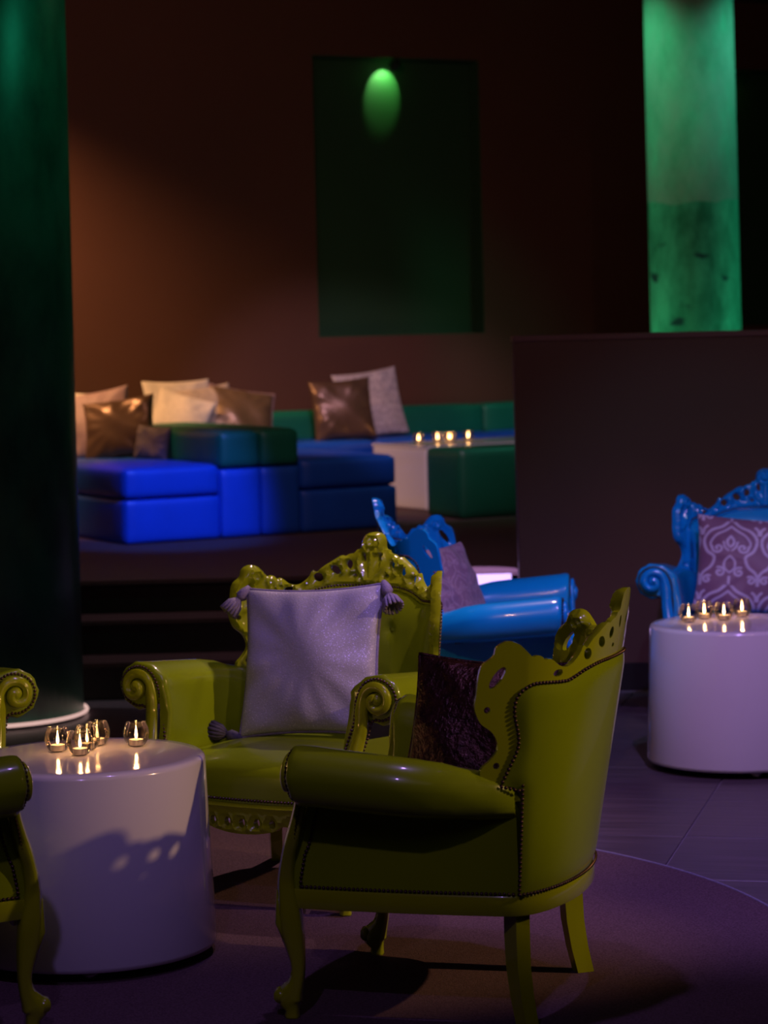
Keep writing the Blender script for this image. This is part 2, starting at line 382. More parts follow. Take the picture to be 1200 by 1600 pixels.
def ell(cx, cz, a, b, rot=0.0, n=14):
    c, s = math.cos(rot), math.sin(rot)
    return [(cx+a*math.cos(t)*c-b*math.sin(t)*s, cz+a*math.cos(t)*s+b*math.sin(t)*c) for t in np.linspace(0, 2*PI, n, endpoint=False)]
def both(h): return [h, [(-x, z) for x, z in h][::-1]]
def spiral(cx, cz, r0, r1, a0, turns, n=24):
    return [(cx+(r0+(r1-r0)*t)*math.cos(a0+turns*2*PI*t), cz+(r0+(r1-r0)*t)*math.sin(a0+turns*2*PI*t)) for t in np.linspace(0, 1, n)]

def puff_box(name, sx, sy, sz, material, parent=None, loc=(0,0,0), bev=0.03, puff=0.008, n=8):
    """upholstered block: rounded edges, faces slightly puffed; origin at the middle of its bottom"""
    bm = bmesh.new(); bmesh.ops.create_cube(bm, size=2)
    bmesh.ops.subdivide_edges(bm, edges=bm.edges, cuts=n, use_grid_fill=True)
    h = (sx/2, sy/2, sz/2)
    for v in bm.verts:
        p = [max(-1, min(1, c)) for c in v.co]
        q = []
        for i in range(3):       # crowd the loops towards the edges
            c = p[i]; q.append(math.copysign(1-(1-abs(c))**1.7, c)*h[i])
        core = [max(-(h[i]-bev), min(h[i]-bev, q[i])) for i in range(3)]
        dv = Vector(q)-Vector(core)
        ax = max(range(3), key=lambda i: abs(p[i]))
        if dv.length > 1e-9: q = list(Vector(core)+dv.normalized()*bev) if sum(abs(dv[i]) > 1e-6 for i in range(3)) > 1 else q
        o1, o2 = [i for i in range(3) if i != ax]
        f = (1-p[o1]**2)*(1-p[o2]**2)
        q[ax] += math.copysign(puff*f, p[ax])
        v.co = (q[0], q[1], q[2]+h[2])
    for f in bm.faces: f.smooth = True
    bmesh.ops.recalc_face_normals(bm, faces=bm.faces)
    me = bpy.data.meshes.new(name); bm.to_mesh(me); bm.free(); me.materials.append(M[material])
    o = bpy.data.objects.new(name, me); COL.objects.link(o); o.location = loc
    if parent: o.parent = parent
    return o

# ------------------------------------------------------------------ the room
C30, S30 = math.cos(math.radians(30)), math.sin(math.radians(30))
U = Vector((C30, S30, 0)); V = Vector((-S30, C30, 0))
CEIL = 4.14; PLAT = 0.50
def struct(o): o['kind'] = 'structure'; return o

b = MB(); b.box(-8, 8, -3, 26, -0.12, -0.006); floor = struct(b.build('floor', 'grout', smooth=False))
# floor tiles, each its own piece, bevelled, laid on a grid turned by about 14 degrees
TS = 0.66
bmx = bmesh.new(); bmesh.ops.create_cube(bmx, size=1)
for v in bmx.verts: v.co = (v.co.x*(TS-0.006), v.co.y*(TS-0.006), v.co.z*0.012)
bmesh.ops.bevel(bmx, geom=[e for e in bmx.edges if all(v.co.z > 0 for v in e.verts)], offset=0.0015, segments=1, affect='EDGES')
tme = bpy.data.meshes.new('tile'); bmx.to_mesh(tme); bmx.free(); tme.materials.append(M['tile'])
ta = math.radians(-14); TU = Vector((math.cos(ta), math.sin(ta), 0)); TV = Vector((-math.sin(ta), math.cos(ta), 0))
T0 = Vector((1.04, 9.43, 0))
for i in range(-9, 6):
    for j in range(-9, 6):
        p = T0 + TU*((i+0.5)*TS) + TV*((j+0.5)*TS)
        p += TU*0.10
        if -2.6 < p.x < 3.0 and 5.0 < p.y < 11.95 and abs(p.x) < 0.17*p.y+0.9:
            o = bpy.data.objects.new('tile', tme); COL.objects.link(o); o.parent = floor
            o.location = (p.x, p.y, -0.0062); o.rotation_euler = (0, 0, ta)

b = MB(); b.box(-8, 8, -3, 26, CEIL, CEIL+0.1); struct(b.build('ceiling', 'ceiling', smooth=False))
b = MB(); b.box(-8.1, -8, -3, 26, -0.1, CEIL+0.1); struct(b.build('wall_left', 'brown_wall', smooth=False))
b = MB(); b.box(8, 8.1, -3, 26, -0.1, CEIL+0.1); struct(b.build('wall_right', 'brown_wall', smooth=False))
b = MB(); b.box(-8.1, 8.1, -3.1, -3, -0.1, CEIL+0.1); struct(b.build('wall_front', 'brown_wall', smooth=False))

# back wall: runs off to the right and away; two niches let into it
WB = Vector((-0.426, 18.4, 0))
def wall_pt(a, d, z): p = WB + U*a + V*d; return (p.x, p.y, z)
NZ0, NZ1, ND = 1.637, 3.62, 0.14
NICHES = [(0.0, 1.375), (3.02, 4.395)]
b = MB()
def slab(a0, a1, z0, z1, d0=0.0, d1=0.4):
    vs = [wall_pt(a, d, z) for z in (z0, z1) for d in (d0, d1) for a in (a0, a1)]
    b.add(vs, [(0,2,3,1), (4,5,7,6), (0,1,5,4), (2,6,7,3), (0,4,6,2), (1,3,7,5)])
slab(-8.6, 8.6, -0.1, NZ0); slab(-8.6, 8.6, NZ1, CEIL+0.1)
xs = [-8.6] + [x for n in NICHES for x in n] + [8.6]
for a0, a1 in zip(xs[0::2], xs[1::2]): slab(a0, a1, NZ0, NZ1)
wb = struct(b.build('wall_back', 'brown_wall', smooth=False))
for a0, a1 in NICHES:     # painted lining of the niche
    b = MB(); e = 0.004
    slab(a0, a1, NZ0, NZ1, ND, ND+0.02)
    slab(a0, a0+e, NZ0, NZ1, 0.0, ND); slab(a1-e, a1, NZ0, NZ1, 0.0, ND)
    slab(a0, a1, NZ1-e, NZ1, 0.0, ND); slab(a0, a1, NZ0, NZ0+e, 0.0, ND)
    struct(b.build('niche_panel', 'niche_green', wb, smooth=False))

# platform and its three steps
STEPS = [(12.32, 0.17), (12.62, 0.335), (12.92, PLAT)]
b = MB(); b.box(-7.9, 7.9, 12.94, 25.9, -0.005, PLAT-0.012); plat = struct(b.build('floor_platform', 'riser', smooth=False))
b = MB(); b.box(-7.9, 7.9, 12.905, 25.9, PLAT-0.02, PLAT); struct(b.build('platform_covering', 'platform_carpet', plat, smooth=False))
for y, h in STEPS[:2]:
    b = MB(); b.box(-7.9, 0.62, y+0.015, 12.94, 0.0 if h < 0.2 else 0.17, h-0.02); s_ = struct(b.build('stair_step', 'riser', smooth=False))
    s_['kind'] = 'structure'
    b = MB(); b.box(-7.9, 0.62, y, 12.94, h-0.02, h); b.build('tread', 'platform_carpet', s_, smooth=False)

b = MB(); b.box(0.05, 0.618, 12.895, 12.905, 0.345, 0.488); b.build('bright_patch_panel', 'white_gloss', plat, smooth=False)  # pale panel added so the violet spot leaves a bright patch here

# half wall with its cap and skirting, screening the platform on the right
b = MB(); b.box(0.625, 7.9, 12.25, 12.40, -0.005, 1.635); hw = struct(b.build('wall_half', 'half_wall', smooth=False))
b = MB(); b.box(0.620, 7.9, 12.24, 12.41, 1.635, 1.66); struct(b.build('trim_1', 'half_wall_cap', hw, smooth=False))
b = MB(); b.box(0.625, 7.9, 12.235, 12.25, 0.0, 0.115); b.box(0.625, 7.9, 12.238, 12.25, 0.115, 0.122)
struct(b.build('baseboard_right', 'skirting', smooth=False))

# columns
def column(name, x, y, z0, r, material, label):
    t = empty(name, (x, y, z0), 0, label, 'column')
    b = MB(); b.lathe([(r*1.012, 0.0), (r*1.006, 0.6), (r, 1.6), (r*0.99, CEIL-z0)], 64); b.build('shaft', material, t)
    return t
cl = column('column', -1.81, 11.86, 0.0, 0.425, 'column_near', 'thick dark green plaster column at the left, lit ring round its foot')
b = MB(); b.tube([(0.444*math.cos(a), 0.444*math.sin(a), 0.020) for a in np.linspace(0, 2*PI, 64, endpoint=False)], 0.009, 8, closed_path=True)
tag(b.build('light_ring', 'led_ring', cl), 'thin pale pink light ring')
column('column', 2.05, 17.0, PLAT, 0.292, 'column_far', 'bright green mottled plaster column behind the brown half wall')

# niche spotlights: a black can hung under the niche's top edge
def niche_lamp(a, label, power):
    px, py, _ = wall_pt(a, 0.02, 0)
    t = empty('spotlight', (px, py, NZ1-0.004), math.radians(30), label, 'lamp')
    dirv = Vector((-0.10, 1.0, -0.78)).normalized()
    R_ = Matrix.Translation((-0.01, -0.03, -0.045)) @ (-dirv).to_track_quat('Z', 'Y').to_matrix().to_4x4()
    b = MB(); b.lathe([(0.030, -0.035), (0.034, -0.032), (0.034, 0.030), (0.026, 0.036)], 20)
    b.v = [tuple(R_ @ Vector(v)) for v in b.v]; b.build('lamp_housing', 'black', t, sharp=0.7)
    b = MB(); b.tube([(0, 0, 0), (0, 0, -0.03)], 0.008, 8); b.build('bracket', 'black', t)
    b = MB(); b.lathe([(0.001, -0.037), (0.026, -0.037), (0.026, -0.0352)], 20); b.v = [tuple(R_ @ Vector(v)) for v in b.v]
    b.build('lamp_lens', 'lamp_lens', t)
    mw = Matrix.Translation(t.location) @ Matrix.Rotation(math.radians(30), 4, 'Z')
    p = mw @ (R_ @ Vector((0, 0, -0.045))); q = mw @ (R_ @ Vector((0, 0, -0.5)))
    spot('niche_beam', p, q, power, (0.34, 1.0, 0.28), 80, 0.2, 0.012)
niche_lamp(0.68, 'small black spotlight over the green niche in the middle of the back wall', 7.0)
niche_lamp(3.70, 'small black spotlight over the niche half hidden behind the bright green column', 7.0)

# ------------------------------------------------------------------ carved armchair (front towards -y, origin on the floor between its feet)
R0, S0 = 0.37, 0.40
TH1 = S0/R0
def plan(s, z, off):
    s = np.asarray(s, float); z = np.asarray(z, float)
    a = np.abs(s); sg = np.sign(s); th = np.minimum(a, S0)/R0; ds = np.maximum(a-S0, 0)
    D = 0.075+0.12*np.clip(z-0.3, 0, 2)          # the barrel deepens upwards: the middle leans more than the sides
    x = R0*np.sin(th)+ds*math.cos(TH1); y = -D*(1-np.cos(th))/(1-math.cos(TH1))-ds*math.sin(TH1)
    x = x*(0.94+0.08*np.clip((z-0.3)/0.6, 0, 1.3))
    nx = np.where(ds > 0, math.sin(TH1), D*np.sin(th)/(1-math.cos(TH1))); ny = np.where(ds > 0, math.cos(TH1), R0*np.cos(th))
    nl = np.hypot(nx, ny); nx, ny = nx/nl, ny/nl
    return np.stack([sg*(x+nx*off), 0.37+0.19*np.clip(z-0.3, 0, 2)+y+ny*off, z], -1)
T_ = 0.026
OUT = [(.425,.56),(.47,.575),(.503,.605),(.512,.64),(.49,.662),(.472,.685),(.471,.707),(.486,.734),(.515,.757),(.53,.794),(.527,.822),(.523,.866),(.514,.898),
       (.487,.918),(.480,.940),(.455,.954),(.425,.947),(.40,.924),(.385,.913),(.370,.916),(.355,.912),(.345,.903),(.33,.906),(.315,.899),(.297,.887),
       (.275,.881),(.255,.884),(.235,.897),(.222,.910),(.212,.928),(.198,.921),(.185,.932),(.168,.944),(.15,.954),(.13,.966),(.112,.975),(.098,.972),
       (.085,.980),(.066,.984),(.060,.994),(.048,.996),(.043,1.006),(.042,1.020),(.034,1.038),(.019,1.048),(0,1.051)]
NL = [(.46,.60),(.437,.65),(.42,.69),(.42,.725),(.43,.77),(.43,.80),(.42,.824),(.395,.842),(.36,.848),(.27,.846),(.235,.854),(.19,.868),(.12,.879),(0,.883)]
NLs = [tuple(p) for p in catmull(NL, 5)]
INN = [(s-.016 if s > .02 else s, z-.014*(1 if s < .42 else .2)) for s, z in NLs if z > .605]
INN = [(.405,.56)] + INN
frame_outline = [tuple(p) for p in catmull(OUT, 4)]
frame_outline = mirror(frame_outline) + [(-s, z) for s, z in INN] + [(s, z) for s, z in INN[::-1] if s > 1e-6]
# order: right bottom -> top -> left bottom -> inner left bottom -> inner top -> inner right bottom
HOLES = []
for h in [ell(.4755,.866,.032,.0115,-0.95,18), ell(.499,.788,.0085,.0085), ell(.472,.650,.0085,.0085), ell(.298,.868,.017,.009,-.1),
          ell(.190,.905,.017,.0145,.5), ell(.130,.928,.018,.013,.6), ell(.082,.946,.012,.015,.2), ell(.030,.968,.007,.017,-.1), ell(.060,.912,.008,.006)]:
    HOLES += both(h)
RIDGES = []
def rg(pts, amp, wd): RIDGES.append((np.array(pts), amp, wd))
rg([(0,.895),(0,.94),(0,.985)], .010, .008)
rg(spiral(.006,1.020,.030,.006,-0.6,1.2), .016, .008)
rg(catmull([(.012,.90),(.035,.925),(.047,.955),(.034,.985),(.016,.99)],6), .014, .008)
rg(spiral(.110,.940,.030,.006,2.6,-1.3), .014, .008)
rg(catmull([(.045,.90),(.07,.925),(.10,.965),(.13,.958),(.155,.935)],6), .012, .008)
rg(spiral(.168,.915,.026,.006,2.4,-1.2), .012, .008)
rg(catmull([(.155,.945),(.19,.925),(.215,.90),(.235,.885)],6), .010, .007)
rg(spiral(.335,.882,.026,.006,2.8,-1.3), .014, .008)
rg(catmull([(.262,.868),(.285,.878),(.31,.888)],6), .010, .007)
rg(spiral(.375,.886,.022,.006,0.4,1.2), .012, .008)
rg(catmull([(.345,.862),(.36,.885),(.375,.91)],6), .010, .006)
rg(catmull([(.435,.93),(.46,.938),(.475,.92),(.505,.89),(.513,.86),(.516,.82),(.517,.79),(.50,.755),(.478,.735)],6), .012, .009)
rg(spiral(.438,.915,.024,.006,3.0,-1.1), .014, .008)
rg(catmull([(.447,.895),(.452,.86),(.462,.83),(.480,.81)],6), .010, .007)
rg(catmull([(.442,.80),(.445,.76),(.445,.71),(.452,.67),(.475,.635)],6), .008, .008)
def relief(p, d):
    q = np.c_[np.abs(p[:, 0]), p[:, 1]]; h = np.zeros(len(q))
    for pts, amp, wd in RIDGES:
        dd = seg_dist(q, [(pts, False)]); h = np.maximum(h, amp*np.exp(-(dd/wd)**2))
    inner = seg_dist(q, [(np.array(NLs), False)])
    h += .007*np.exp(-((inner-.012)/.007)**2)
    rise = 1-np.exp(-(d/.009)**1.5)
    return .006*rise + h*(1-np.exp(-(d/.005)**2))

def sym_nails(line, off, z_only=False):
    pts = resample(mirror(line) if line[-1][0] < 1e-6 else line, .0115)
    return pts
NAIL_D = None
def nail_mesh(mb, p, n, r=.0052):
    n = Vector(n).normalized(); a = n.orthogonal().normalized(); b_ = n.cross(a); p = Vector(p)
    vs = []
    for rr, hh in ((1.0, -.001), (.72, .0030)):
        vs += [p + a*(r*rr*math.cos(k*PI/3)) + b_*(r*rr*math.sin(k*PI/3)) + n*hh for k in range(6)]
    vs.append(p+n*.0046)
    fs = [(k, (k+1) % 6, 6+(k+1) % 6, 6+k) for k in range(6)] + [(6+k, 6+(k+1) % 6, 12) for k in range(6)]
    mb.add(vs, fs)

def x_side(y, z):        # outer face of the side panel
    p = plan(.405, z, 0.0)
    t = np.clip((p[1]-y)/(p[1]+.30), 0, 1.2)
    return p[0]+(.335-p[0])*t+.012*math.sin(PI*min(1, t))
YF = -.240            # front end of the rolled arm
def y_front(z):
    return float(np.interp(z, [.30,.35,.41,.44,.50,.55,.59,.62,.70], [-.294,-.292,-.280,-.266,-.250,-.236,-.236,YF,YF]))

def make_arm(sg):
    """upholstered arm: outer side, rolled top, inner side; swept from front to back"""
    rings = []; NP = 40
    ys = [YF,YF+.002,YF+.008,YF+.02,YF+.045,YF+.09,-.11,-.05,.01,.07,.13,.17,.21,.25,.293]
    for i, y in enumerate(ys):
        t = (y-YF)/(.293-YF)
        back = np.clip((y-.06)/.233, 0, 1)
        r = .075-.006*t-.024*back**1.6
        zt = .702-.050*t-.048*back**1.5
        zc = zt-r
        xb = x_side(y, .45); cx = xb+.092-.112*back**1.3
        ins = {0:.80, 1:.91, 2:.975}.get(i, 1.0)
        prof = []
        for z in np.linspace(.325, zc-r*.62, 8): prof.append((x_side(y, z), z))
        for a in np.linspace(-2.25, PI, 22):     # round the roll, from underneath outside over the top to the inner side
            wob = .0025*math.cos(a*9) if i < 4 else (.004*math.sin(a*6+y*40)*back*(1-back)*3)
            wi = 1+.38*(1-back)*max(0.0, -math.cos(a)) if a > PI/2 else 1.0
            prof.append((cx+(r+wob)*math.cos(a)*wi, zc+(r+wob)*math.sin(a)))
        xi = cx-r*(1+.38*(1-back))
        for z in np.linspace(zc-.02, .345, 10): prof.append((xi-.010*math.sin(PI*(zc-z)/(zc-.345))-.012*(zc-z)/.25, z))
        mx, mz = cx-.01, .52
        ring = []
        for (x, z) in prof:
            if ins < 1: x = mx+(x-mx)*(.5+.5*ins) if z < .55 else cx+(x-cx)*ins; z = z if z < .55 else zc+(z-zc)*ins
            yy = y
            if y < -.15: yy = y + (y_front(z)-YF)*(1-(y-YF)/(-.15-YF))
            ring.append((sg*x, yy, z))
        rings.append(ring)
    mb = MB(); mb.loft(rings); return mb

def leg_path():
    stem = [(.335,-.298,0),(.335,-.298,.02),(.335,-.304,.048),(.335,-.286,.085),(.335,-.279,.125),(.335,-.284,.17),(.335,-.292,.215),(.336,-.297,.26),(.336,-.301,.31),
            (.337,-.303,.35),(.350,-.291,.41),(.361,-.277,.45),(.369,-.260,.50),(.374,-.247,.55),(.376,-.247,.595)]
    rad = [(.020,.019),(.019,.018),(.034,.026),(.021,.020),(.018,.019),(.024,.023),(.032,.027),(.032,.029),(.026,.028),
           (.022,.026),(.018,.024),(.018,.023),(.016,.022),(.015,.021),(.014,.020)]
    cx, cz = .430, .624
    for k, t in enumerate(np.linspace(0, 1, 22)):
        a = PI-0.15-t*2*PI*1.22; r = .050-.040*t
        stem.append((cx+r*math.cos(a), YF-.006-.012*t, cz+r*math.sin(a))); rad.append((.013+.004*t, .015-.002*t))
    return stem, rad
def make_front_leg(sg):
    st, rd = leg_path(); P_ = catmull([(*p, *r) for p, r in zip(st, rd)], 3)
    mb = MB(); mb.tube([(sg*p[0], p[1], p[2]) for p in P_], [(p[3], p[4]) for p in P_], 20, up=(0, -1, 0), ridge=.07)
    # carved leaf on the knee and the curled toe
    for k in (-1, 0, 1):
        mb.tube([(sg*(.336+.016*k), -.315+.006*abs(k), .200), (sg*(.336+.020*k), -.327+.006*abs(k), .240), (sg*(.336+.010*k), -.327+.004*abs(k), .285), (sg*(.336+.003*k), -.327, .32)], [.004,.008,.007,.003], 8)
    mb.tube([(sg*.311, -.322, .054), (sg*.335, -.326, .056), (sg*.359, -.322, .054)], [.015,.021,.015], 10)
    # solid heart of the volute
    mb.tube([(sg*.428, YF+.01, .628), (sg*.428, YF-.020, .628), (sg*.428, YF-.026, .628)], [.030,.016,.006], 16)
    return mb
def make_rear_leg(sg):
    mb = MB(); rings = []
    for z, y, x, h in [(.30,.272,.262,.026),(.22,.272,.264,.026),(.14,.275,.268,.025),(.07,.284,.273,.024),(.0,.298,.280,.023)]:
        n_ = Vector((sg*.62, .78, 0)); t_ = Vector((n_.y, -n_.x, 0)); c = Vector((sg*x, y, z))
        rings.append([c+n_*h+t_*h*.8, c-n_*h+t_*h*.8, c-n_*h-t_*h*.8, c+n_*h-t_*h*.8])
    mb.loft(rings); return mb

def make_armchair(name):
    root = empty(name, (0, 0, 0))
    # carved back frame, pierced
    v, f = board(frame_outline, HOLES, .0078, lambda p, d: plan(p[:, 0], p[:, 1], -(T_*.6)-relief(p, d)), lambda p, d: plan(p[:, 0], p[:, 1], 0.0+0*d))
    mesh_obj('back_frame', v, f, 'green_lacquer', root, True, 0.75)
    # padded back, front and rear
    top = [p for p in NLs if p[1] > .66]
    fr = mirror([(.385,.37),(.392,.50),(.40,.60)] + top)
    pf = lambda p, d: plan(p[:, 0], p[:, 1], -.012-.034*(1-np.exp(-(d/.05)**1.4)) + sum(.016*np.exp(-((p[:,0]-bx)**2+(p[:,1]-bz)**2)/.022**2) for bx, bz in BUT))
    BUT = [(-.115,.745),(0.115,.745),(0,.655)]
    v, f = board(fr, [], .014, pf, lambda p, d: plan(p[:, 0], p[:, 1], -.006+0*d))
    mesh_obj('backrest', v, f, 'green_vinyl', root, True, 0.9)
    for bx, bz in BUT:
        c = plan(bx, bz, -.030); n_ = plan(bx, bz, -.06)-c
        mb = MB(); nail_mesh(mb, c, n_, .011); mb.build('button', 'green_vinyl', root)
    rr = mirror([(.405,.325),(.405,.575),(.43,.598)] + NLs)
    v, f = board(rr, [], .014, lambda p, d: plan(p[:, 0], p[:, 1], -.004+0*d), lambda p, d: plan(p[:, 0], p[:, 1], .002+.007*(1-np.exp(-(d/.02)**1.5))))
    mesh_obj('back_panel', v, f, 'green_vinyl', root, True, 0.9)
    for sg in (-1, 1):
        make_arm(sg).build('arm', 'green_vinyl', root, True, 0.9)
        make_front_leg(sg).build('leg', 'green_lacquer', root)
        make_rear_leg(sg).build('leg', 'green_lacquer', root, True, 0.5)
    # seat
    rings = []
    prof = [(.27,.33),(.27,.425),(.20,.444),(.10,.449),(0,.450),(-.10,.449),(-.18,.446),(-.23,.441),(-.265,.431),(-.29,.414),(-.303,.390),(-.306,.36),(-.306,.312),(-.26,.305)]
    xs_ = np.linspace(-1, 1, 25)
    for y, z in prof:
        hw_ = (.302-.03*max(0, y/.27)) if y > -.24 else .308
        rings.append([(hw_*x, y-(.035*(1-x*x) if y < -.24 else 0)*min(1, (-.24-y)/.05 if y < -.24 else 0), z-(.028*abs(x)**3 if z > .40 else 0)) for x in xs_])
    mb = MB(); n = len(xs_); vs = [p for r in rings for p in r]; m = len(rings); fs = []
    for i in range(m):
        for j in range(n-1):
            k = (i+1) % m; fs.append((i*n+j, i*n+j+1, k*n+j+1, k*n+j))
    fs.append(tuple(i*n for i in range(m))); fs.append(tuple(i*n+n-1 for i in range(m))[::-1])
    mb.add(vs, fs); mb.build('seat', 'green_vinyl', root, True, 0.9)
    # plain rail round sides and back
    half = [(x_side(y, .30), y) for y in np.linspace(-.29, .28, 10)]
    arc = [tuple(plan(s, .30, 0.0)[:2]) for s in np.linspace(.40, 0, 14)]
    line = half + arc; line = line + [(-x, y) for x, y in line[::-1][1:]]
    L2 = resample(np.array(line), .02); rings = []
    for _ in range(4): L2[1:-1] = (L2[:-2]+2*L2[1:-1]+L2[2:])/4
    tng = np.gradient(L2, axis=0); nr = np.c_[tng[:, 1], -tng[:, 0]]; nr /= np.linalg.norm(nr, axis=1)[:, None]
    if nr[0][0] < 0: nr = -nr
    for p, n_ in zip(L2, nr):
        rings.append([(*(p+n_*o_), z) for o_, z in ((.010,.276),(.012,.280),(.012,.320),(.009,.325),(-.03,.325),(-.03,.276))])
    mb = MB(); mb.loft(rings); mb.build('seat_rail', 'green_lacquer', root, True, 0.6)
    # carved front apron, pierced
    ap = [(.318,.318),(.318,.272),(.29,.256),(.25,.240),(.21,.232),(.18,.234),(.158,.246),(.135,.246),(.118,.234),(.09,.226),(.045,.219),(0,.217)]
    aps = [tuple(p) for p in catmull(ap[1:], 4)]
    ol = [ap[0]] + aps; ol = ol + [(-s, z) for s, z in ol[::-1][1:]]
    ah = []
    for h in (ell(.052,.252,.011,.014), ell(.105,.253,.011,.014), ell(.185,.258,.026,.012)): ah += both(h)
    ah.append(ell(0,.250,.011,.014))
    amap = lambda p, off: np.stack([p[:, 0], -.297-.033*(1-(p[:, 0]/.32)**2)-off, p[:, 1]], -1)
    def ar(p, d):
        return .012*(1-np.exp(-(d/.008)**1.5)) + .005*np.cos(d*420)*np.exp(-d/.02)*(d > .004) + .010*np.exp(-((p[:, 1]-.300)/.010)**2)*(d > .003)
    v, f = board(ol, ah, .0075, lambda p, d: amap(p, ar(p, d)), lambda p, d: amap(p, -.022+0*d))
    mesh_obj('apron', v, f, 'green_lacquer', root, True, 0.8)
    # nail trim
    mb = MB(); st = .0112
    def run(pts, nrm, step=st):
        pts = resample(pts, step)
        for i, p in enumerate(pts):
            n_ = nrm(p, i) if callable(nrm) else nrm
            nail_mesh(mb, p, n_)
    nls = resample(mirror(NLs), st)
    for s, z in nls:
        c = plan(s, z, .003); n_ = plan(s, z, .03)-c; nail_mesh(mb, c, n_)
        if z > .68: c = plan(s, z, -.021); nail_mesh(mb, c, -n_)
    for sg in (-1, 1):
        for z in np.arange(.33, .60, st):
            c = plan(.405, z, .004); n_ = plan(.405, z, .03)-c; nail_mesh(mb, (sg*c[0], c[1], c[2]), (sg*n_[0], n_[1], 0))
        for t in np.linspace(0, 1, 6)[1:]:
            c = plan(.405+.055*t, .585+.015*t, .012); nail_mesh(mb, (sg*c[0], c[1], c[2]), (sg, .4, 0))
        run([(sg*(x_side(y, .33)+.006), y, .330) for y in np.linspace(-.26, .28, 12)], (sg, 0, .2))
        run([(sg*(x_side(y, .53)+.004), y, .548-.03*(y+.18)/.33) for y in np.linspace(-.18, .17, 8)], (sg, 0, -.1))
        run([(sg*(x_side(y_front(z)+.03, z)+.004), y_front(z)+.028, z) for z in np.linspace(.33, .55, 12)], (sg, -.3, 0))
        vol = catmull([(.318,.46),(.336,.53),(.347,.58),(.357,.63),(.378,.668),(.408,.686),(.440,.686),(.470,.670),(.488,.640),(.486,.604),(.466,.578),(.438,.566),(.412,.566),(.400,.548),(.391,.50),(.378,.46)], 5)
        run([(sg*x, min(y_front(z), y_front(.46) if z < .46 else 0)-.002, z) for x, z in vol], (0, -1, 0))
    run([(x, -.311-.034*(1-(x/.31)**2), .322) for x in np.linspace(-.30, .30, 20)], (0, -1, .1))
    run([tuple(plan(s, .330, .010)) for s in np.linspace(-.405, .405, 40)], lambda p, i: (p[0], max(.01, p[1]-.02), 0))
    nt = mb.build('nail_trim', 'nail', root); nt['kind'] = 'stuff'; nt['label'] = 'rows of small dark bronze upholstery nails'
    return root

def place(o, x, y, deg, label, z=.0085):
    o.location = (x, y, z); o.rotation_euler = (0, 0, math.radians(deg)); tag(o, label, 'armchair'); return o
chairA = make_armchair('armchair')
GRP_G = 'lime green armchairs round the white table'
place(chairA, -0.282, 8.12, -30, 'lime green carved armchair with the lavender tasselled cushion, facing the camera')['group'] = GRP_G
chairC = copy_tree(chairA); place(chairC, 0.128, 6.80, -108.5, 'lime green carved armchair in the foreground, its back turned to the camera')
chairL = copy_tree(chairA); place(chairL, -1.325, 6.69, 118, 'lime green armchair cut off at the lower left, in front of the white table')
chairM = copy_tree(chairA); place(chairM, -1.625, 8.10, 20, 'lime green armchair behind the left table, only one scrolled arm in view')
BLUE = {'lime_vinyl': M['blue_vinyl'], 'lime_lacquer': M['blue_lacquer']}
chairB = copy_tree(chairA, None, BLUE); place(chairB, 0.465, 10.28, 84, 'glossy blue carved armchair behind the green ones, seen from the side', 0)
chairD = copy_tree(chairA, None, BLUE); place(chairD, 1.59, 11.14, -12, 'glossy blue carved armchair at the right, behind the round white table', 0)
for c in (chairB, chairD): c['group'] = 'blue armchairs before the brown half wall'

# ------------------------------------------------------------------ round white drum tables
def drum_table(x, y, z, label):
    t = empty('drum_table', (x, y, z), 0, label, 'table', 'round white drum tables')
    b = MB(); b.lathe([(.20,.022),(.325,.022),(.348,.028),(.352,.04),(.340,.30),(.331,.534),(.328,.543),(.320,.549),(.29,.55),(.001,.55)], 96)
    b.build('drum', 'white_gloss', t, True, 1.2)
    for k in range(3):
        a = -PI/2+.1+k*2*PI/3
        b = MB(); b.lathe([(.018,0),(.022,.004),(.022,.024)], 16, (.285*math.cos(a), .285*math.sin(a), 0)); b.build('foot', 'tin', t)
    return t
drum_table(-0.845, 7.30, .0085, 'round white drum table with candles beside the green armchairs')
drum_table(1.345, 10.13, 0, 'round white drum table with candles in front of the blue armchair')

# round carpet
b = MB(); b.lathe([(1.985,.0),(1.99,.004),(1.98,.008),(.001,.008)], 128, (-0.845, 7.25, 0))
rug = tag(b.build('round_rug', 'carpet', None, True, 0.8), 'large round dark carpet under the green armchairs', 'rug')
b = MB(); b.tube([(-0.845+1.988*math.cos(a), 7.25+1.988*math.sin(a), .006) for a in np.linspace(0, 2*PI, 160, endpoint=False)], .005, 6, closed_path=True)
tag(b.build('rug_edge', 'grey_trim', rug), 'pale frayed bound edge')

# ------------------------------------------------------------------ candles in smoked glass globes
def make_candle():
    t = empty('candle_holder', (0, 0, 0))
    prof = [(.001,.001),(.018,.001),(.026,.006),(.0345,.020),(.0375,.035),(.0355,.050),(.031,.062),(.0285,.068),(.0287,.0690),(.0275,.0685),(.0300,.062),(.0345,.050)]
    b = MB(); b.lathe(prof[:9], 28, cap=False); b.build('glass_globe', 'glass', t)
    b = MB(); b.lathe([(.001,.004),(.0195,.004),(.0205,.006),(.0205,.0205),(.0195,.0205),(.0195,.018),(.001,.018)], 24); cup = b.build('tin_cup', 'tin', t, True, .8)
    b = MB(); b.lathe([(.001,.010),(.0192,.010),(.0192,.0195),(.017,.0200),(.004,.0190),(.001,.0190)], 24); b.build('wax', 'wax', cup, True, .8)
    b = MB(); b.tube([(0,0,.018),(.0005,0,.027)], .0008, 6); b.build('wick', 'wick', cup)
    b = MB(); b.lathe([(.0004,.022),(.0030,.025),(.0044,.031),(.0036,.039),(.0018,.050),(.0004,.060)], 12); b.build('flame', 'flame', t)
    return t
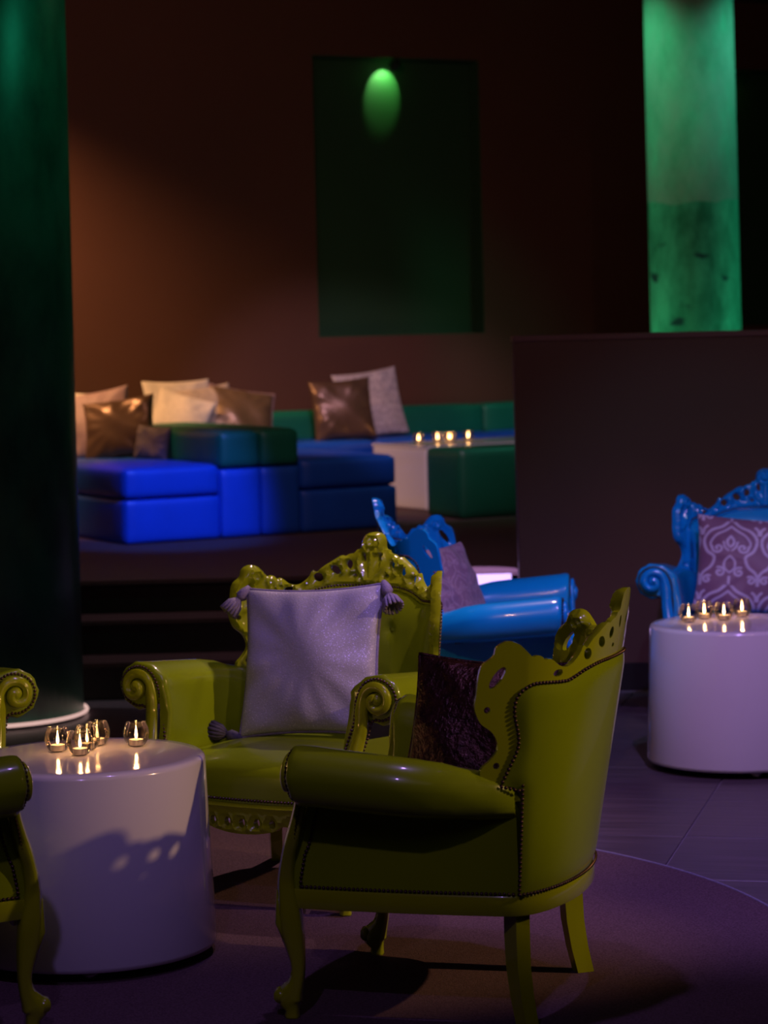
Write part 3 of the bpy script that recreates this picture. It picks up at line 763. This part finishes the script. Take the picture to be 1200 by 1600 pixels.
def place_candle(t, x, y, z, label, group, power=.55, rz=0):
    t.location = (x, y, z); t.rotation_euler = (0, 0, rz); tag(t, label, 'candle', group)
    lt = point('candle_light', (x, y, z+.068), power*.45, (1.0, .52, .18), .006)
proto = make_candle(); first = True
LEFT = [(-0.933,7.407,'candle globe at the left end of the group on the left table'), (-0.862,7.335,'candle globe in front of the cluster on the left table'),
        (-0.832,7.50,'candle globe at the back of the cluster on the left table'), (-0.852,7.425,'candle globe in the middle of the cluster on the left table'),
        (-0.718,7.468,'candle globe standing apart at the right of the left table')]
for x, y, lb in LEFT:
    c = proto if first else copy_tree(proto); first = False
    place_candle(c, x, y-.03, .5587, lb, 'candles on the left drum table', .5, random.random()*6)
RIGHT = [(1.170,10.225,'front left candle globe of the four on the right table'), (1.243,10.325,'second candle globe from the left on the right table, set back'),
         (1.312,10.265,'third candle globe from the left on the right table, set forward'), (1.398,10.38,'rightmost candle globe on the right table')]
for x, y, lb in RIGHT:
    place_candle(copy_tree(proto), x, y-.06, .5502, lb, 'candles on the right drum table', .5, random.random()*6)

# ------------------------------------------------------------------ lounge on the platform
SC, SS = math.cos(math.radians(28)), math.sin(math.radians(28)); SA = math.radians(28)
SU = Vector((SC, SS, 0)); SV = Vector((-SS, SC, 0)); SP = Vector((-1.478, 14.98, PLAT))
SLEN = 1.62
def sofa(name, u_seat, u_back, flip, label):
    """deep lounge seat with a tall back along one side; two stacked blocks each"""
    p = SP
    t = empty(name, p, SA, label, 'sofa', 'back to back lounge sofas')
    sw = .598 if not flip else .648
    us = u_seat+sw/2; ub = u_back+.13
    puff_box('base', sw, SLEN, .255, 'sofa_blue', t, (us, SLEN/2, .0), .022, .010)
    puff_box('seat_cushion', sw, SLEN, .178, 'sofa_blue', t, (us, SLEN/2, .257), .030, .010)
    puff_box('back_base', .257, SLEN, .405, 'sofa_blue', t, (ub, SLEN/2, .0), .022, .010)
    puff_box('backrest', .257, SLEN, .215, 'sofa_green', t, (ub, SLEN/2, .407), .030, .008)
    return t
sofa('lounge_sofa', 0.0, 0.60, False, 'blue and green lounge sofa with the brown cushions, its end lit bright blue')
sofa('lounge_sofa', 1.12, 0.86, True, 'darker blue lounge sofa set back to back against the first, left of the white table')

# bench modules along the back wall
def wall_module(a, wd, label):
    p = wall_pt(a+wd/2, -.02, PLAT)
    t = empty('bench_sofa', p, math.radians(30), label, 'sofa', 'sofa modules along the back wall')
    puff_box('base', wd-.012, .60, .255, 'sofa_blue', t, (0, -.32, 0), .022, .008)
    puff_box('seat_cushion', wd-.012, .60, .178, 'sofa_blue', t, (0, -.32, .257), .030, .008)
    puff_box('backrest', wd-.012, .20, .215, 'sofa_green', t, (0, -.115, .415), .030, .010)
    return t
WA = 0.075; MW = 1.13
wall_module(WA-3*MW, MW, 'wall sofa module far left behind the white cushions')
wall_module(WA-2*MW, MW, 'wall sofa module behind the cream and beige cushions')
wall_module(WA-MW, MW, 'wall sofa module left of the niche, its green back brightly lit')
wall_module(WA, MW, 'wall sofa module under the niche, with dark brown and white cushions')
wall_module(WA+MW, MW, 'wall sofa module right of the niche beside the half wall')
wall_module(WA+2*MW, MW, 'wall sofa module hidden behind the half wall')

# long white table and the green pouf before it
t = empty('coffee_table', (0.283, 17.10, PLAT), math.radians(30), 'long white block table with candles before the wall sofa', 'table')
puff_box('table_block', 1.45, .70, .405, 'white_gloss', t, (.725, .35, .0), .006, 0.0)
b = MB(); b.box(-.004, 1.454, -.004, .704, .4055, .420); b.build('tabletop', 'white_gloss', t, smooth=False)
t = empty('pouf', (0.484, 16.27, PLAT), SA, 'dark green block pouf in front of the white table', 'pouf')
puff_box('pouf_body', .95, .45, .432, 'pouf_green', t, (.475, .225, 0), .028, .006)
FAR = [(.185,.40,'leftmost candle globe on the long white table'), (.345,.42,'second candle globe from the left on the long white table'), (.40,.36,'middle candle globe on the long white table'),
       (.45,.42,'fourth candle globe from the left on the long white table'), (.60,.44,'rightmost candle globe on the long white table')]
CT = Vector((0.283, 17.10, 0))
for u_, v_, lb in FAR:
    p = CT + U*u_ + V*v_
    place_candle(copy_tree(proto), p.x, p.y, PLAT+.420, lb, 'candles on the long white table', .5, random.random()*6)

# ------------------------------------------------------------------ cushions
def damask(x, y, px=.62, py=.80):
    """ogee and scroll figure, 0..1, mirrored about each repeat's middle"""
    shift = np.floor(y/py+.5); x = x + (shift % 2)*0.0
    u = np.abs(((x/px+.5) % 1)-.5)*px; v = ((y/py+.5) % 1-.5)*py
    q = np.c_[u.ravel(), v.ravel()]
    strokes = []
    A = lambda pts, wd: strokes.append((np.array(pts), wd))
    A(catmull([(.03,.40),(.10,.33),(.22,.27),(.285,.16),(.25,.02),(.17,-.06),(.20,-.17),(.29,-.26),(.31,-.40)],6), .016)
    A(catmull([(.0,.33),(.07,.27),(.16,.21),(.215,.12),(.19,.03)],6), .013)
    A(spiral(.135,.05,.065,.012,.3,-1.2), .013)
    A(spiral(.105,-.24,.060,.012,1.2,1.2), .013)
    A(spiral(.235,-.33,.050,.012,2.2,-1.1), .013)
    A(catmull([(.0,-.05),(.05,-.10),(.06,-.17),(.03,-.22),(.0,-.24)],6), .012)
    A(catmull([(.0,.20),(.035,.14),(.03,.09),(.0,.06)],6), .014)
    A(catmull([(.02,.02),(.06,.06),(.075,.12)],6), .012)
    A([(0,-.30),(0,-.38)], .014)
    A(catmull([(.26,.33),(.29,.30),(.30,.24)],6), .014)
    out = np.zeros(len(q))
    for pts, wd in strokes:
        d = seg_dist(q, [(pts, False)]); out = np.maximum(out, np.clip((wd-d)/.007+.5, 0, 1))
    return out.reshape(x.shape)

def cushion(name, wd, ht, th, material, label, group, pos, rot, n=26, pattern=None, piping=None, tassels=None, seed=0, pinch=.07):
    """square stuffed cushion standing in its own xz plane, origin at its lower edge's middle; front towards -y"""
    rnd = np.random.RandomState(seed)
    t = empty(name, pos, 0, label, 'cushion', group)
    t.rotation_euler = rot
    g = np.linspace(-1, 1, n+1); g = np.sign(g)*(1-(1-np.abs(g))**1.25)
    uu, vv = np.meshgrid(g, g)
    X = wd/2*uu*(1-pinch*(1-vv**2)); Z = ht/2*vv*(1-pinch*(1-uu**2))
    prof = np.clip((1-uu**2)*(1-vv**2), 0, 1)**.42
    ph = rnd.rand(6)*6.28
    wr = .010*np.sin(5*uu+3*vv+ph[0])*np.sin(2*vv+ph[1]) + .006*np.sin(9*uu*vv+ph[2]) + .006*np.sin(13*np.arctan2(vv, uu)+ph[3])*np.clip(uu**2+vv**2, 0, 1)
    Yf = -(th/2)*prof*(1+0)-wr*prof; Yb = (th/2)*prof
    vs = [(X[i, j], Yf[i, j], Z[i, j]+ht/2) for i in range(n+1) for j in range(n+1)]
    m = len(vs); vs += [(X[i, j], Yb[i, j], Z[i, j]+ht/2) for i in range(n+1) for j in range(n+1)]
    fs = []
    for i in range(n):
        for j in range(n):
            a, b_, c, d = i*(n+1)+j, i*(n+1)+j+1, (i+1)*(n+1)+j+1, (i+1)*(n+1)+j
            fs.append((a, b_, c, d)); fs.append((a+m, d+m, c+m, b_+m))
    o = mesh_obj('cover', vs, fs, material, t)
    if pattern:
        me = o.data; co = np.array([v.co[:] for v in me.vertices])
        val = pattern(co[:, 0]/wd*2, (co[:, 2]-ht/2)/ht*2)
        at = me.attributes.new('print', 'FLOAT', 'POINT'); at.data.foreach_set('value', val.astype(np.float32))
    bd = [(i, 0) for i in range(n)] + [(n, j) for j in range(n)] + [(n-i, n) for i in range(n)] + [(0, n-j) for j in range(n)]
    path = [(X[i, j], 0, Z[i, j]+ht/2) for i, j in bd]
    if piping:
        b = MB(); b.tube(path, .0055, 6, up=(0, 1, 0), closed_path=True); b.build('piping', piping, t)
    for cx_, cz_, dx, dz, mt in (tassels or []):
        b = MB(); p0 = Vector((cx_*wd/2, 0, ht/2+cz_*ht/2)); dr = Vector((dx, -.25, dz)).normalized()
        b.tube([p0-dr*.01, p0+dr*.014, p0+dr*.032, p0+dr*.044], [.008,.017,.019,.010], 12)
        for k in range(14):
            a = k*2*PI/14; s1 = dr.orthogonal().normalized(); s2 = dr.cross(s1)
            o1 = s1*math.cos(a)+s2*math.sin(a)
            b.tube([p0+dr*.044+o1*.006, p0+dr*.066+o1*.020, p0+dr*.100+o1*(.027+.007*rnd.rand())], [.004,.0075,.005], 6)
        b.build('tassel', mt, t)
    return t
R_ = math.radians
def rot_y_up(yaw, lean, roll):
    """face turned by yaw about z (0 = facing -y), leaned back by lean, turned in its own plane by roll"""
    return (Matrix.Rotation(R_(yaw), 4, 'Z') @ Matrix.Rotation(R_(-lean), 4, 'X') @ Matrix.Rotation(R_(roll), 4, 'Y')).to_euler()
def chair_pt(c, x, y, z):
    a = c.rotation_euler.z; return (c.location.x+x*math.cos(a)-y*math.sin(a), c.location.y+x*math.sin(a)+y*math.cos(a), z)

cushion('cushion', .47, .475, .15, 'glitter', 'lavender glittering cushion with corner tassels on the green armchair', None, chair_pt(chairA, .0, .06, .458),
        rot_y_up(-22, 17, -3), 40, None, 'grey_trim', [(-1,1,-.55,-.8,'grey_trim'), (1,1,.45,-.85,'grey_trim'), (-1,-1,-1,.25,'tassel_dark')], 3)
cushion('cushion', .43, .41, .13, 'sequin_brown', 'dark bronze sequinned cushion in the armchair with its back to the camera', None, chair_pt(chairC, -.09, .06, .455),
        rot_y_up(-24, 20, 2), 36, None, 'sequin_brown', None, 5)
cushion('cushion', .43, .43, .14, 'damask_soft', 'mauve embossed cushion leaning in the side-on blue armchair', None, chair_pt(chairB, 0.0, .14, .452),
        rot_y_up(58, 22, 0), 90, lambda x, y: damask(x, y), None, None, 8)
cushion('cushion', .52, .43, .15, 'damask', 'plum and lilac damask cushion on the blue armchair at the right', None, chair_pt(chairD, -.04, .06, .452),
        rot_y_up(-6, 20, 5), 130, lambda x, y: damask(x*.66+.28, y*.6-.1), None, None, 9)

SEAT = PLAT+.437
def on_sofa(u_, v_, dz=0): p = SP+SU*u_+SV*v_; return (p.x, p.y, SEAT+dz)
def on_wall(a, d, dz=0): return wall_pt(a, d, SEAT+dz)
G1 = 'loose cushions on the platform sofas'
cushion('cushion', .46, .40, .14, 'bronze_satin', 'big bronze satin cushion on the sofa lit bright blue', G1, on_sofa(.40, 1.02), rot_y_up(-12, 22, -8), 26, None, None, None, 11)
cushion('cushion', .46, .46, .13, 'mauve_cloth', 'mauve cushion tucked behind the big bronze satin one', G1, on_sofa(.30, 1.16), rot_y_up(-12, 24, -10), 24, None, None, None, 12)
cushion('cushion', .25, .21, .09, 'taupe_cloth', 'small taupe cushion standing beside the big bronze satin one', G1, on_sofa(.49, .78), rot_y_up(-30, 12, 4), 20, None, None, None, 13)
cushion('cushion', .42, .40, .13, 'bronze_satin', 'dark brown cushion on the wall sofa above the big bronze one', G1, on_wall(-1.86, -.42), rot_y_up(20, 14, 0), 20, None, None, None, 14)
cushion('cushion', .46, .46, .14, 'cream_cloth', 'cream cushion half hidden by the left column', G1, on_wall(-2.32, -.42), rot_y_up(-30, 22, 10), 22, None, None, None, 15)
cushion('cushion', .50, .46, .15, 'cream_cloth', 'highest cream cushion leaning on the wall', G1, on_wall(-1.26, -.40), rot_y_up(30, 14, 0), 24, None, None, None, 16)
cushion('cushion', .40, .40, .13, 'cream_cloth', 'cream cushion in front of the highest one, behind the sofa back', G1, on_wall(-1.42, -.52), rot_y_up(0, 24, 18), 22, None, None, None, 17)
cushion('cushion', .44, .43, .14, 'beige_cloth', 'beige cushion in the middle of the pale heap', G1, on_wall(-1.09, -.52), rot_y_up(25, 22, -6), 22, None, None, None, 18)
cushion('cushion', .46, .42, .14, 'olive_satin', 'olive brown satin cushion at the right of the pale heap', G1, on_wall(-.93, -.58), rot_y_up(24, 26, 12), 24, None, 'mauve_cloth', None, 19)
cushion('cushion', .44, .43, .15, 'bronze_satin', 'dark bronze satin cushion standing under the niche', G1, on_wall(-.11, -.56), rot_y_up(16, 14, -3), 26, None, None, None, 20)
cushion('cushion', .50, .48, .14, 'white_damask', 'white patterned cushion behind the dark one under the niche', G1, on_wall(.22, -.41), rot_y_up(26, 13, -6), 60, lambda x, y: damask(x*1.2, y*1.2), None, None, 21)
